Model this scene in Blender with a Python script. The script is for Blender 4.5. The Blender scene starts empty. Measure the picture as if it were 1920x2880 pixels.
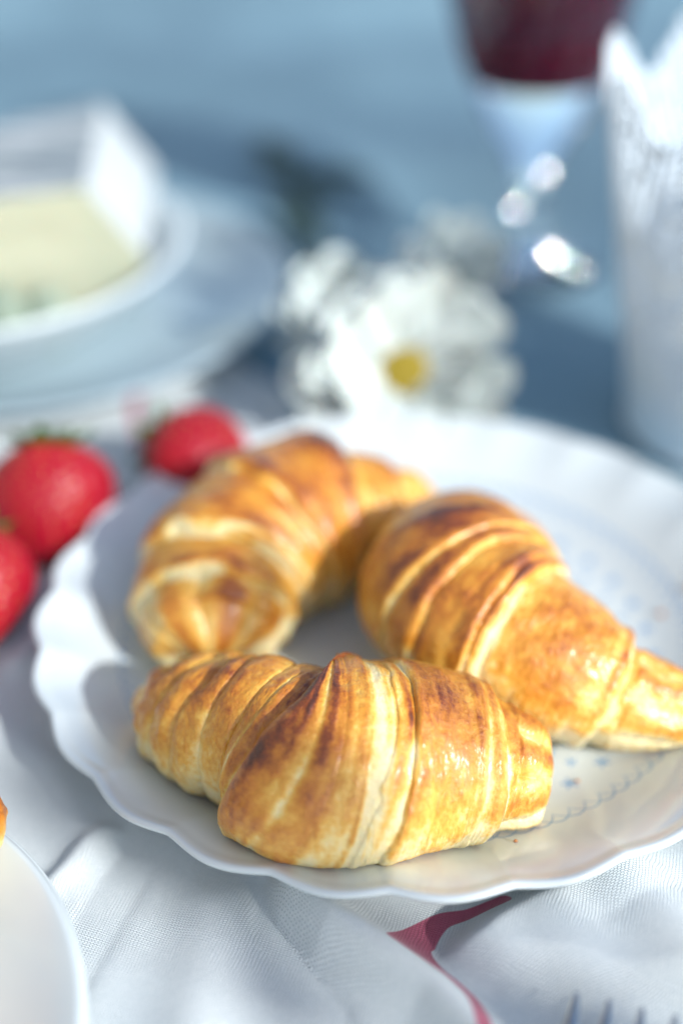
import bpy, math, random
import numpy as np
from mathutils import Vector, Matrix

random.seed(7)
PI = math.pi
R = math.radians
C = bpy.context.scene.collection
sc = bpy.context.scene

# ------------------------------------------------------------------ camera, sky, sun, exposure
cam_d = bpy.data.cameras.new("camera")
cam = bpy.data.objects.new("camera", cam_d)
C.objects.link(cam)
sc.camera = cam
_p, _r = 0.58976, -0.02
_f = Vector((0, math.cos(_p), -math.sin(_p)))
_rt = Vector((1, 0, 0))
_u = _rt.cross(_f)
_r2 = _rt * math.cos(_r) + _u * math.sin(_r)
_u2 = -_rt * math.sin(_r) + _u * math.cos(_r)
m = Matrix((_r2, _u2, -_f)).transposed().to_4x4()
m.translation = Vector((-0.02233, -0.38929, 0.32219))
cam.matrix_world = m
cam_d.sensor_fit = 'VERTICAL'
cam_d.sensor_height = 36
cam_d.sensor_width = 24
cam_d.lens = 50
cam_d.clip_start = 0.01
cam_d.clip_end = 50
cam_d.dof.use_dof = True
cam_d.dof.focus_distance = 0.402
cam_d.dof.aperture_fstop = 2.1

SUN_AZ = R(-41)      # mathematical azimuth, from +x
SUN_EL = R(31)
w = bpy.data.worlds.new("World")
sc.world = w
w.use_nodes = True
nt = w.node_tree
bg = nt.nodes['Background']
sky = nt.nodes.new('ShaderNodeTexSky')
sky.sky_type = 'NISHITA'
sky.sun_disc = False
sky.ozone_density = 0.3
sky.sun_elevation = SUN_EL
sky.sun_rotation = PI / 2 - SUN_AZ
nt.links.new(sky.outputs[0], bg.inputs[0])
bg.inputs[1].default_value = 0.15
sd = bpy.data.lights.new("sun", 'SUN')
sd.energy = 3.6
sd.angle = R(1.5)
sd.color = (1.0, 0.985, 0.95)
so = bpy.data.objects.new("sun", sd)
C.objects.link(so)
d = Vector((math.cos(SUN_EL) * math.cos(SUN_AZ), math.cos(SUN_EL) * math.sin(SUN_AZ), math.sin(SUN_EL)))
so.rotation_euler = d.to_track_quat('Z', 'Y').to_euler()
so.location = d * 3
sc.view_settings.view_transform = 'Standard'
sc.view_settings.look = 'None'
sc.view_settings.gamma = 1
sc.view_settings.exposure = 0.5
sc.render.engine = 'CYCLES'
sc.cycles.use_denoising = True
sc.cycles.max_bounces = 8
sc.cycles.transmission_bounces = 8
sc.cycles.caustics_refractive = True
sc.cycles.sample_clamp_indirect = 6


# ------------------------------------------------------------------ helpers
def tag(o, label=None, cat=None, group=None, kind=None):
    if label: o['label'] = label
    if cat: o['category'] = cat
    if group: o['group'] = group
    if kind: o['kind'] = kind
    return o


def empty(name, loc=(0, 0, 0), parent=None):
    o = bpy.data.objects.new(name, None)
    o.empty_display_size = 0.01
    C.objects.link(o)
    o.location = loc
    if parent: o.parent = parent
    return o


def np_mesh(name, V, F, mats, parent=None, smooth=True, attr=None, wv=None):
    """V (n,3), F (m,4) int, -1 in the last column marks a triangle"""
    V = np.asarray(V, dtype=np.float32)
    F = np.asarray(F)
    me = bpy.data.meshes.new(name)
    me.vertices.add(len(V))
    me.vertices.foreach_set('co', V.ravel())
    if F.ndim == 2 and F.shape[1] == 4 and (F[:, 3] < 0).any():
        cnt = np.where(F[:, 3] < 0, 3, 4)
        idx = F.ravel()[F.ravel() >= 0]
    else:
        cnt = np.full(len(F), F.shape[1])
        idx = F.ravel()
    me.loops.add(len(idx))
    me.loops.foreach_set('vertex_index', idx.astype(np.int32))
    me.polygons.add(len(F))
    st = np.concatenate([[0], np.cumsum(cnt)[:-1]])
    me.polygons.foreach_set('loop_start', st.astype(np.int32))
    me.update(calc_edges=True)
    me.validate()
    me.polygons.foreach_set('use_smooth', np.full(len(me.polygons), smooth))
    if attr:
        for k, a in attr.items():
            at = me.attributes.new(k, 'FLOAT', 'POINT')
            at.data.foreach_set('value', np.asarray(a, dtype=np.float32).ravel())
    for mt in (mats if isinstance(mats, (list, tuple)) else [mats]):
        me.materials.append(mt)
    o = bpy.data.objects.new(name, me)
    C.objects.link(o)
    if parent: o.parent = parent
    return o


def grid_faces(nu, nv, wrap_u=False, wrap_v=False):
    """vertex index = u * nv + v"""
    U = np.arange(nu if wrap_u else nu - 1)
    Vv = np.arange(nv if wrap_v else nv - 1)
    u, v = np.meshgrid(U, Vv, indexing='ij')
    u2 = (u + 1) % nu
    v2 = (v + 1) % nv
    return np.stack([u * nv + v, u2 * nv + v, u2 * nv + v2, u * nv + v2], -1).reshape(-1, 4)


def lathe(name, prof, mat, parent=None, seg=96, loc=(0, 0, 0), smooth=True):
    """prof: (r,z) list, closed at ends when r == 0"""
    prof = np.array(prof, float)
    th = np.linspace(0, 2 * PI, seg, endpoint=False)
    V = np.stack([prof[None, :, 0] * np.cos(th)[:, None], prof[None, :, 0] * np.sin(th)[:, None],
                  np.repeat(prof[None, :, 1], seg, 0)], -1).reshape(-1, 3)
    o = np_mesh(name, V, grid_faces(seg, len(prof), wrap_u=True), mat, parent, smooth)
    o.location = loc
    return o


def smooth_prof(pts, n=8):
    """Catmull-Rom through profile points"""
    P = np.array(pts, float)
    P = np.vstack([2 * P[0] - P[1], P, 2 * P[-1] - P[-2]])
    out = []
    for i in range(1, len(P) - 2):
        for t in np.linspace(0, 1, n, endpoint=False):
            a, b, c_, d_ = P[i - 1], P[i], P[i + 1], P[i + 2]
            out.append(0.5 * (2 * b + (c_ - a) * t + (2 * a - 5 * b + 4 * c_ - d_) * t * t + (-a + 3 * b - 3 * c_ + d_) * t ** 3))
    out.append(P[-2])
    return np.array(out)


_rng = np.random.RandomState(11)
_LAT = _rng.rand(64, 64, 64).astype(np.float32)


def vnoise(p):
    """smooth value noise, p (...,3) -> -1..1"""
    p = np.asarray(p, dtype=np.float32)
    i = np.floor(p).astype(int)
    f = p - i
    f = f * f * (3 - 2 * f)
    x0, y0, z0 = i[..., 0] & 63, i[..., 1] & 63, i[..., 2] & 63
    x1, y1, z1 = (x0 + 1) & 63, (y0 + 1) & 63, (z0 + 1) & 63
    fx, fy, fz = f[..., 0], f[..., 1], f[..., 2]
    L = _LAT
    a = L[x0, y0, z0] * (1 - fx) + L[x1, y0, z0] * fx
    b = L[x0, y1, z0] * (1 - fx) + L[x1, y1, z0] * fx
    c_ = L[x0, y0, z1] * (1 - fx) + L[x1, y0, z1] * fx
    d_ = L[x0, y1, z1] * (1 - fx) + L[x1, y1, z1] * fx
    return ((a * (1 - fy) + b * fy) * (1 - fz) + (c_ * (1 - fy) + d_ * fy) * fz) * 2 - 1


def fbm(p, o=4):
    s = 0
    a = 1.0
    for k in range(o):
        s = s + a * vnoise(np.asarray(p) * (2 ** k) + 17.3 * k)
        a *= 0.5
    return s / 1.6


def sstep(a, b, x):
    t = np.clip((x - a) / (b - a), 0, 1)
    return t * t * (3 - 2 * t)


def seg_dist(X, Y, pts):
    """distance to a polyline, signed side (+ left of direction), and arc fraction"""
    best = np.full(X.shape, 1e9)
    side = np.zeros(X.shape)
    frac = np.zeros(X.shape)
    n = len(pts) - 1
    for k in range(n):
        ax, ay = pts[k]
        bx, by = pts[k + 1]
        dx, dy = bx - ax, by - ay
        L2 = dx * dx + dy * dy
        t = np.clip(((X - ax) * dx + (Y - ay) * dy) / L2, 0, 1)
        ex, ey = X - ax - t * dx, Y - ay - t * dy
        dd = np.hypot(ex, ey)
        mk = dd < best
        best = np.where(mk, dd, best)
        side = np.where(mk, np.sign(dx * ey - dy * ex), side)
        frac = np.where(mk, (k + t) / n, frac)
    return best, side, frac


# ------------------------------------------------------------------ materials
class N:
    def __init__(s, name):
        s.m = bpy.data.materials.new(name)
        s.m.use_nodes = True
        s.t = s.m.node_tree
        s.b = s.t.nodes['Principled BSDF']

    def add(s, typ, **kw):
        n = s.t.nodes.new('ShaderNode' + typ)
        for k, v in kw.items():
            setattr(n, k, v)
        return n

    def link(s, a, b):
        s.t.links.new(a, b)

    def val(s, sock, v):
        if hasattr(v, 'is_output') or isinstance(v, bpy.types.NodeSocket):
            s.link(v, sock)
        else:
            sock.default_value = v

    def math(s, op, a, b=0.0, c=None):
        n = s.add('Math', operation=op)
        s.val(n.inputs[0], a)
        s.val(n.inputs[1], b)
        if c is not None: s.val(n.inputs[2], c)
        return n.outputs[0]

    def ramp(s, fac, stops):
        n = s.add('ValToRGB')
        e = n.color_ramp.elements
        while len(e) > 1: e.remove(e[-1])
        e[0].position = stops[0][0]
        e[0].color = (*stops[0][1], 1)
        for p, c_ in stops[1:]:
            q = e.new(p)
            q.color = (*c_, 1)
        s.link(fac, n.inputs[0])
        return n.outputs[0]

    def noise(s, scale, detail=4, rough=0.5, vec=None, out='Fac'):
        n = s.add('TexNoise')
        n.inputs['Scale'].default_value = scale
        n.inputs['Detail'].default_value = detail
        n.inputs['Roughness'].default_value = rough
        s.link(vec if vec is not None else s.obj(), n.inputs['Vector'])
        return n.outputs[out]

    def obj(s):
        if not hasattr(s, '_tc'): s._tc = s.add('TexCoord')
        return s._tc.outputs['Object']

    def mix(s, fac, a, b):
        n = s.add('Mix', data_type='RGBA')
        s.val(n.inputs[0], fac)
        s.val(n.inputs[6], a if not isinstance(a, tuple) else (*a, 1))
        s.val(n.inputs[7], b if not isinstance(b, tuple) else (*b, 1))
        return n.outputs[2]

    def bump(s, h, strength=0.3, dist=0.001):
        n = s.add('Bump')
        n.inputs['Strength'].default_value = strength
        n.inputs['Distance'].default_value = dist
        s.link(h, n.inputs['Height'])
        s.link(n.outputs[0], s.b.inputs['Normal'])
        return n

    def set(s, **kw):
        for k, v in kw.items():
            k = k.replace('_', ' ')
            s.val(s.b.inputs[k], (*v, 1) if isinstance(v, tuple) and len(v) == 3 and 'Color' in k else v)
        return s


def mat_crust():
    s = N('baked_crust')
    a = s.add('Attribute', attribute_name='bake').outputs['Fac']
    n1 = s.noise(620, 5, 0.68)
    n2 = s.noise(1300, 3, 0.6)
    n3 = s.noise(160, 4, 0.6)
    x = s.math('ADD', a, s.math('MULTIPLY', s.math('SUBTRACT', n1, 0.5), 0.40))
    x = s.math('ADD', x, s.math('MULTIPLY', s.math('SUBTRACT', n3, 0.5), 0.24))
    x = s.math('ADD', x, s.math('MULTIPLY', s.math('SUBTRACT', n2, 0.5), 0.13))
    col = s.ramp(x, [(0.0, (0.88, 0.75, 0.42)), (0.16, (0.87, 0.65, 0.25)), (0.32, (0.81, 0.46, 0.08)), (0.50, (0.67, 0.29, 0.030)),
                     (0.68, (0.52, 0.175, 0.015)), (0.84, (0.26, 0.060, 0.009)), (1.0, (0.09, 0.022, 0.007))])
    s.set(Base_Color=col)
    rg = s.math('ADD', 0.30, s.math('MULTIPLY', n1, 0.25))
    s.set(Roughness=rg, Specular_IOR_Level=0.5)
    s.b.inputs['Coat Weight'].default_value = 0.6
    s.b.inputs['Coat Roughness'].default_value = 0.27
    s.b.inputs['Subsurface Weight'].default_value = 0.22
    s.b.inputs['Subsurface Radius'].default_value = (1.0, 0.45, 0.15)
    s.b.inputs['Subsurface Scale'].default_value = 0.004
    h = s.math('ADD', s.math('MULTIPLY', n1, 0.7), s.math('MULTIPLY', n2, 0.35))
    s.bump(h, 0.7, 0.0008)
    return s.m


def mat_plate():
    s = N('blue_print_porcelain')
    sx = s.add('SeparateXYZ')
    s.link(s.obj(), sx.inputs[0])
    x, y = sx.outputs[0], sx.outputs[1]
    r = s.math('SQRT', s.math('ADD', s.math('MULTIPLY', x, x), s.math('MULTIPLY', y, y)))
    th = s.math('ARCTAN2', y, x)
    masks = []

    def arcs(ph, r0, n, a, wd):
        q = s.math('ABSOLUTE', s.math('SINE', s.math('ADD', s.math('MULTIPLY', th, n / 2), ph)))
        q = s.math('POWER', q, 0.75)
        e = s.math('ABSOLUTE', s.math('SUBTRACT', r, s.math('ADD', r0, s.math('MULTIPLY', q, a))))
        mr = s.add('MapRange')
        s.link(e, mr.inputs[0])
        mr.inputs[1].default_value = wd * 0.5
        mr.inputs[2].default_value = wd * 1.5
        mr.inputs[3].default_value = 1
        mr.inputs[4].default_value = 0
        return mr.outputs[0]
    masks.append(arcs(0, 0.0945, 52, 0.0055, 0.00034))
    masks.append(arcs(PI / 2, 0.0945, 52, 0.0055, 0.00034))

    def stars(n, rc, size, off, lobes=2.5):
        f = s.math('FRACT', s.math('ADD', s.math('MULTIPLY', th, n / (2 * PI)), off + 8))
        u = s.math('MULTIPLY', s.math('SUBTRACT', f, 0.5), 2 * PI * rc / n)
        v = s.math('SUBTRACT', r, rc)
        dd = s.math('SQRT', s.math('ADD', s.math('MULTIPLY', u, u), s.math('MULTIPLY', v, v)))
        ph = s.math('ARCTAN2', v, u)
        lim = s.math('ADD', size * 0.25, s.math('MULTIPLY', s.math('POWER', s.math('ABSOLUTE', s.math('COSINE', s.math('MULTIPLY', ph, lobes))), 3.0), size * 0.75))
        k = s.math('SUBTRACT', lim, dd)
        mr = s.add('MapRange')
        s.link(k, mr.inputs[0])
        mr.inputs[1].default_value = -0.0002
        mr.inputs[2].default_value = 0.0002
        return mr.outputs[0]
    masks.append(stars(36, 0.0845, 0.0030, 0.15))
    masks.append(stars(36, 0.0775, 0.0022, 0.62))
    masks.append(stars(60, 0.0700, 0.0024, 0.3, 1.5))
    masks.append(stars(24, 0.0620, 0.0034, 0.1, 2.5))
    masks.append(stars(30, 0.0530, 0.0028, 0.4, 2))
    t = masks[0]
    for k in masks[1:]:
        t = s.math('MAXIMUM', t, k)
    t = s.math('MULTIPLY', t, 0.85)
    # only the upper face carries the print
    up = s.add('NewGeometry')
    sz = s.add('SeparateXYZ')
    s.link(up.outputs['Normal'], sz.inputs[0])
    t = s.math('MULTIPLY', t, s.math('GREATER_THAN', sz.outputs[2], 0.3))
    base = s.mix(s.noise(30, 3), (0.59, 0.665, 0.70), (0.63, 0.70, 0.73))
    col = s.mix(t, base, (0.10, 0.30, 0.60))
    s.set(Base_Color=col, Roughness=0.16)
    s.b.inputs['Coat Weight'].default_value = 0.4
    s.b.inputs['Coat Roughness'].default_value = 0.08
    s.bump(s.noise(60, 2), 0.12, 0.0008)
    return s.m


def mat_simple(name, col, rough=0.5, var=0.06, scale=60, bump=0.15, bd=0.0006, **kw):
    s = N(name)
    c2 = tuple(max(0, c_ * (1 - var)) for c_ in col)
    c3 = tuple(min(1, c_ * (1 + var)) for c_ in col)
    s.set(Base_Color=s.mix(s.noise(scale, 4), c2, c3), Roughness=rough)
    if bump: s.bump(s.noise(scale * 3, 4), bump, bd)
    for k, v in kw.items():
        s.b.inputs[k.replace('_', ' ')].default_value = v
    return s.m


def mat_towel():
    s = N('woven_towel_cotton')
    mp = s.add('Mapping')
    s.link(s.obj(), mp.inputs[0])
    mp.inputs['Rotation'].default_value = (0, 0, R(-24))
    mp.inputs['Scale'].default_value = (1000, 1250, 0)
    wob = s.noise(90, 2, out='Color')
    vm = s.add('VectorMath', operation='MULTIPLY_ADD')
    s.link(wob, vm.inputs[0])
    vm.inputs[1].default_value = (2.2, 2.2, 0)
    s.link(mp.outputs[0], vm.inputs[2])
    br = s.add('TexBrick')
    s.link(vm.outputs[0], br.inputs[0])
    br.inputs['Scale'].default_value = 1.0
    br.inputs['Brick Width'].default_value = 1.25
    br.inputs['Row Height'].default_value = 0.8
    br.inputs['Mortar Size'].default_value = 0.16
    br.inputs['Mortar Smooth'].default_value = 1.0
    br.inputs['Color1'].default_value = (1, 1, 1, 1)
    br.inputs['Color2'].default_value = (0.75, 0.75, 0.75, 1)
    br.inputs['Mortar'].default_value = (0, 0, 0, 1)
    st = s.add('Attribute', attribute_name='stripe').outputs['Fac']
    mrs = s.add('MapRange')
    s.link(st, mrs.inputs[0])
    mrs.inputs[1].default_value = 0.44
    mrs.inputs[2].default_value = 0.56
    st = mrs.outputs[0]
    base = s.mix(s.math('MULTIPLY', br.outputs['Color'], 1.0), (0.56, 0.66, 0.70), (0.86, 0.93, 0.955))
    red = s.mix(br.outputs['Color'], (0.38, 0.05, 0.11), (0.60, 0.13, 0.23))
    s.set(Base_Color=s.mix(st, base, red), Roughness=0.85)
    s.b.inputs['Sheen Weight'].default_value = 0.25
    s.bump(br.outputs['Color'], 1.0, 0.0005)
    return s.m


def mat_linen():
    s = N('blue_grey_linen')
    n = s.noise(7, 3)
    f = s.noise(700, 2)
    col = s.mix(n, (0.17, 0.295, 0.375), (0.205, 0.335, 0.415))
    s.set(Base_Color=col, Roughness=0.9)
    s.bump(f, 0.3, 0.0004)
    return s.m


def mat_strawberry():
    s = N('strawberry_flesh')
    a = s.add('Attribute', attribute_name='ripe').outputs['Fac']
    col = s.ramp(s.math('ADD', a, s.math('MULTIPLY', s.math('SUBTRACT', s.noise(120, 3), 0.5), 0.25)),
                 [(0.0, (0.62, 0.25, 0.18)), (0.25, (0.50, 0.022, 0.022)), (1.0, (0.32, 0.004, 0.018))])
    s.set(Base_Color=col, Roughness=0.42, Specular_IOR_Level=0.3)
    s.b.inputs['Coat Weight'].default_value = 0.12
    s.b.inputs['Coat Roughness'].default_value = 0.25
    s.b.inputs['Subsurface Weight'].default_value = 0.15
    s.b.inputs['Subsurface Radius'].default_value = (1.0, 0.15, 0.1)
    s.b.inputs['Subsurface Scale'].default_value = 0.0015
    s.bump(s.noise(300, 2), 0.2, 0.0005)
    return s.m


M_CRUST = mat_crust()
M_PLATE = mat_plate()
M_TOWEL = mat_towel()
M_LINEN = mat_linen()
M_BERRY = mat_strawberry()
M_SEED = mat_simple('strawberry_seed', (0.60, 0.36, 0.10), 0.4)
M_LEAF = mat_simple('calyx_green', (0.07, 0.16, 0.035), 0.55, 0.3, 120)
M_STEM = mat_simple('stem_green', (0.035, 0.075, 0.065), 0.6, 0.3, 80)
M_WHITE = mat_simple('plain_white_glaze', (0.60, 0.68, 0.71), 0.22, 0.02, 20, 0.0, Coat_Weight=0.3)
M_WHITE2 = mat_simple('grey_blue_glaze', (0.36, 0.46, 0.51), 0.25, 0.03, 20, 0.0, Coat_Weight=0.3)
M_METAL = mat_simple('white_painted_metal', (0.70, 0.80, 0.88), 0.42, 0.02, 40, 0.1)
M_PETAL = mat_simple('white_petal', (0.60, 0.65, 0.63), 0.6, 0.04, 90, 0.1, Subsurface_Weight=0.15)
M_DISC = mat_simple('yellow_flower_centre', (0.27, 0.20, 0.008), 0.7, 0.3, 400, 0.6, 0.001)
M_RIND = mat_simple('bloomy_white_rind', (0.50, 0.55, 0.57), 0.8, 0.05, 80, 0.4, 0.001)
g = N('grooved_grey_rind')
mp_ = g.add('Mapping')
g.link(g.obj(), mp_.inputs[0])
mp_.inputs['Scale'].default_value = (18, 120, 60)
mp_.inputs['Rotation'].default_value = (0, 0, R(-18))
nz_ = g.noise(1.0, 4, 0.6, vec=mp_.outputs[0])
g.set(Base_Color=g.ramp(nz_, [(0.30, (0.10, 0.14, 0.17)), (0.50, (0.22, 0.27, 0.30)), (0.66, (0.62, 0.66, 0.68))]), Roughness=0.65)
g.bump(nz_, 0.6, 0.003)
M_RIND2 = g.m
M_PASTE = mat_simple('creamy_cheese_paste', (0.40, 0.415, 0.31), 0.45, 0.05, 60, 0.3, 0.001, Subsurface_Weight=0.2)
M_HERB = mat_simple('pale_green_herb', (0.26, 0.33, 0.26), 0.6, 0.3, 90)
M_STEEL = mat_simple('brushed_steel', (0.38, 0.44, 0.50), 0.30, 0.04, 200, 0.05, Metallic=1.0)
M_GLINT = mat_simple('glint_stud_silver', (0.9, 0.92, 0.95), 0.05, 0.0, 200, 0.0, Metallic=1.0)  # mirror metal for the glint studs added to the wine glass
M_TABLE = mat_simple('dark_table_wood', (0.09, 0.08, 0.075), 0.5, 0.3, 12)

g = N('clear_glass')
g.set(Base_Color=(0.80, 0.88, 0.93), Roughness=0.03)
g.b.inputs['Transmission Weight'].default_value = 1.0
g.b.inputs['IOR'].default_value = 1.48
M_GLASS = g.m
g = N('red_wine')
g.set(Base_Color=(0.25, 0.010, 0.035), Roughness=0.02)
g.b.inputs['Transmission Weight'].default_value = 0.55
g.b.inputs['IOR'].default_value = 1.34
M_WINE = g.m

# ------------------------------------------------------------------ table and cloths
o = np_mesh('table_top', [(-0.60, -1.2, -0.03), (1.4, -1.2, -0.03), (1.4, 2.2, -0.03), (-0.60, 2.2, -0.03)], [[0, 1, 2, 3]], M_TABLE)
tag(o, kind='structure')

nx, ny = 420, 380
xs = np.linspace(-0.59, 1.3, nx)
ys = np.linspace(-0.9, 1.9, ny)
X, Y = np.meshgrid(xs, ys, indexing='ij')
Z = np.full(X.shape, -0.004)
far = sstep(0.28, 0.55, Y)
q = Y + 0.10 * vnoise(np.stack([X * 2.2, Y * 2, X * 0], -1))
Z += far * 0.022 * (0.5 + 0.5 * np.sin(q * 2 * PI / 0.24 + 1.0))
Z += far * 0.018 * fbm(np.stack([X * 3.0, Y * 5.5, 0 * X + 3], -1), 3)
Z += 0.0018 * fbm(np.stack([X * 12, Y * 12, 0 * X], -1), 3) * (1 - far)
Z = np.maximum(Z, -0.022)
o = np_mesh('tablecloth', np.stack([X, Y, Z], -1).reshape(-1, 3), grid_faces(nx, ny), M_LINEN)
tag(o, 'blue grey linen cloth rumpled across the table behind the white tea towel', 'tablecloth')


def towel_height(X, Y):
    Z = np.full(X.shape, 0.0020)
    front = 1 - sstep(-0.14, -0.02, Y - 0.0)
    Z += 0.0035 * fbm(np.stack([X * 14, Y * 10, 0 * X + 5], -1), 3)
    # broad soft fold running to the lower right in front of the plate
    ridge = [(-0.045, -0.085), (-0.0361, -0.1130), (-0.0270, -0.1276), (-0.0150, -0.1390), (-0.0020, -0.1510), (0.0075, -0.1640), (0.02, -0.19)]
    dd, side, fr = seg_dist(X, Y, ridge)
    wl = np.where(side < 0, 0.0065, 0.010)
    Z += 0.0160 * np.exp(-(dd / wl) ** 2) * sstep(-0.09, -0.112, Y)
    dd, side, fr = seg_dist(X, Y, [(-0.047, -0.105), (-0.0450, -0.1200), (-0.0360, -0.1350), (-0.0280, -0.1500), (-0.024, -0.175)])
    Z -= 0.004 * np.exp(-(dd / 0.005) ** 2)
    # mound at the right, its edge hides part of the stripe
    edge = [(0.030, -0.108), (0.0140, -0.1170), (0.0045, -0.1262), (0.0020, -0.1356), (0.0100, -0.1440), (0.0240, -0.1490), (0.065, -0.1560), (0.12, -0.165), (0.22, -0.185), (0.45, -0.23)]
    edge = [tuple(p) for p in smooth_prof(edge, 6)]
    dd, side, fr = seg_dist(X, Y, edge)
    sg = dd * np.where(side > 0, 1, -1)
    Z += 0.012 * sstep(-0.002, 0.013, sg) * sstep(-0.075, -0.11, Y) * (1 - 0.45 * sstep(0.02, 0.06, sg))
    Z += 0.0030 * np.sin((X * 0.9 + Y * 0.45) * 2 * PI / 0.034 + 1.5) * sstep(0.02, 0.05, X) * sstep(-0.08, -0.12, Y)
    # creases at the left
    for pts, h, wd in [([(-0.095, -0.085), (-0.125, -0.125)], 0.0030, 0.004), ([(-0.085, -0.088), (-0.105, -0.150)], -0.0035, 0.006),
                       ([(-0.150, -0.03), (-0.118, -0.058), (-0.100, -0.09)], 0.0035, 0.008), ([(-0.060, -0.115), (-0.064, -0.165)], 0.0045, 0.012),
                       ([(-0.15, 0.02), (-0.122, 0.045), (-0.115, 0.10)], 0.005, 0.009), ([(-0.135, -0.005), (-0.125, 0.03), (-0.095, 0.07)], 0.004, 0.006),
                       ([(-0.10, 0.16), (-0.07, 0.13), (-0.03, 0.13)], 0.005, 0.010), ([(-0.18, -0.05), (-0.14, -0.10)], 0.005, 0.010)]:
        dd, side, fr = seg_dist(X, Y, pts)
        Z += h * np.exp(-(dd / wd) ** 2)
    # flat where the plate presses it
    rr = np.hypot(X, Y)
    Z = Z * sstep(0.092, 0.122, rr) + 0.0008 * (1 - sstep(0.092, 0.122, rr))
    for cx, cy, rad in [(-0.18, 0.275, 0.088), (-0.19, -0.175, 0.062)]:
        rr = np.hypot(X - cx, Y - cy)
        k = sstep(rad, rad + 0.03, rr)
        Z = Z * k + 0.0008 * (1 - k)
    return np.maximum(Z, 0.0004)


dx = 0.00125
xs = np.arange(-0.42, 0.26, dx)
ys = np.arange(-0.30, 0.36, dx)
X, Y = np.meshgrid(xs, ys, indexing='ij')
Z = towel_height(X, Y)
stripe_c = [(0.0220, -0.1125), (0.0120, -0.1172), (0.0032, -0.1197), (-0.0047, -0.1286), (-0.0049, -0.1331), (0.0015, -0.1433), (0.0069, -0.1489), (0.0098, -0.1557), (0.012, -0.18)]
stripe_c = [tuple(p) for p in smooth_prof(stripe_c, 6)]
dd, _, fr = seg_dist(X, Y, stripe_c)
swd = 0.0022 + 0.0046 * np.exp(-((fr - 0.42) / 0.13) ** 2)
stripe = np.clip(0.5 + (swd - dd) / 0.004, 0, 1)
dd, _, _ = seg_dist(X, Y, [(-0.1162, 0.196), (-0.1152, 0.1723), (-0.1098, 0.149), (-0.102, 0.12)])
stripe = np.maximum(stripe, np.clip(0.5 + (0.0024 - dd) / 0.004, 0, 1))
dd, _, _ = seg_dist(X, Y, [(-0.16, -0.012), (-0.150, -0.03), (-0.143, -0.045)])
stripe = np.maximum(stripe, np.clip(0.5 + (0.0022 - dd) / 0.004, 0, 1))
F = grid_faces(len(xs), len(ys))
# right-hand hem of the towel runs diagonally from behind the left plates to under the round plate
cx = X.ravel()[F].mean(1)
cy = Y.ravel()[F].mean(1)
ln = (cx + 0.030) * 0.0855 + (cy - 0.1535) * 0.045 + 0.0003 * np.sin(cy * 90)
keep = (ln < 0) | (cy < 0.06)
F = F[keep]
used = np.unique(F)
remap = np.full(X.size, -1)
remap[used] = np.arange(len(used))
Vt = np.stack([X, Y, Z], -1).reshape(-1, 3)[used]
o = np_mesh('tea_towel', Vt, remap[F], M_TOWEL, attr={'stripe': stripe.ravel()[used]})
sol = o.modifiers.new('thick', 'SOLIDIFY')
sol.thickness = 0.0006
sol.offset = -1
tag(o, 'white woven tea towel with pink red stripe crumpled under the croissant plate', 'tea towel')


# ------------------------------------------------------------------ plates
def plate_z(r):
    return 0.0052 + 0.0188 * sstep(0.078, 0.136, r) ** 1.0


def scallop_plate():
    nth, nr = 960, 120
    th = np.linspace(0, 2 * PI, nth, endpoint=False)
    rr = np.concatenate([np.linspace(0.0005, 0.07, 30), np.linspace(0.0712, 0.130, 70)])
    ph = np.abs(np.sin(12 * (th + R(140))))
    sc_ = ph ** 1.25                       # 0 at notch, 1 on the bump
    dth = np.angle(np.exp(1j * (th - R(177))))
    var = 0.36 + 0.10 * np.sin(th * 3 + 1) + 0.34 * np.exp(-(dth / R(24)) ** 2)
    TH, RR = np.meshgrid(th, rr, indexing='ij')
    S = np.repeat(((sc_ - 0.6) * var)[:, None], len(rr), 1)
    k = sstep(0.100, 0.131, RR)
    rad = RR + k * (S * 0.0062 - 0.0010 - 0.0035 * np.exp(-(np.angle(np.exp(1j * (TH - R(175)))) / R(45)) ** 2))
    z = plate_z(RR) - k * S * 0.0013 + 0.0008 * sstep(0.125, 0.130, RR)
    top = np.stack([rad * np.cos(TH), rad * np.sin(TH), z], -1)
    # rolled edge and the underside
    last = top[:, -1]
    dirv = np.stack([np.cos(th), np.sin(th), 0 * th], -1)
    rows = []
    for a in np.linspace(20, 180, 7):
        rows.append(last + dirv * (0.0013 * math.sin(R(a))) + np.array([0, 0, -0.0013 + 0.0013 * math.cos(R(a))]))
    under = top[:, ::-1][:, 1:] - np.array([0, 0, 0.0026])
    under = under[:, ::3]
    allv = np.concatenate([top, np.stack(rows, 1), under], 1)
    n2 = allv.shape[1]
    F = grid_faces(nth, n2, wrap_u=True)[:, ::-1]
    return allv.reshape(-1, 3), F


root = empty('dinner_plate')
tag(root, 'round white porcelain plate with wavy rim and blue garland print holding three croissants', 'plate')
V, F = scallop_plate()
o = np_mesh('plate_body', V, F, M_PLATE, root)
lathe('foot_ring', [(0.060, 0.0035), (0.060, 0.0014), (0.062, 0.0010), (0.064, 0.0014), (0.066, 0.0040)], M_WHITE, root)


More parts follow.
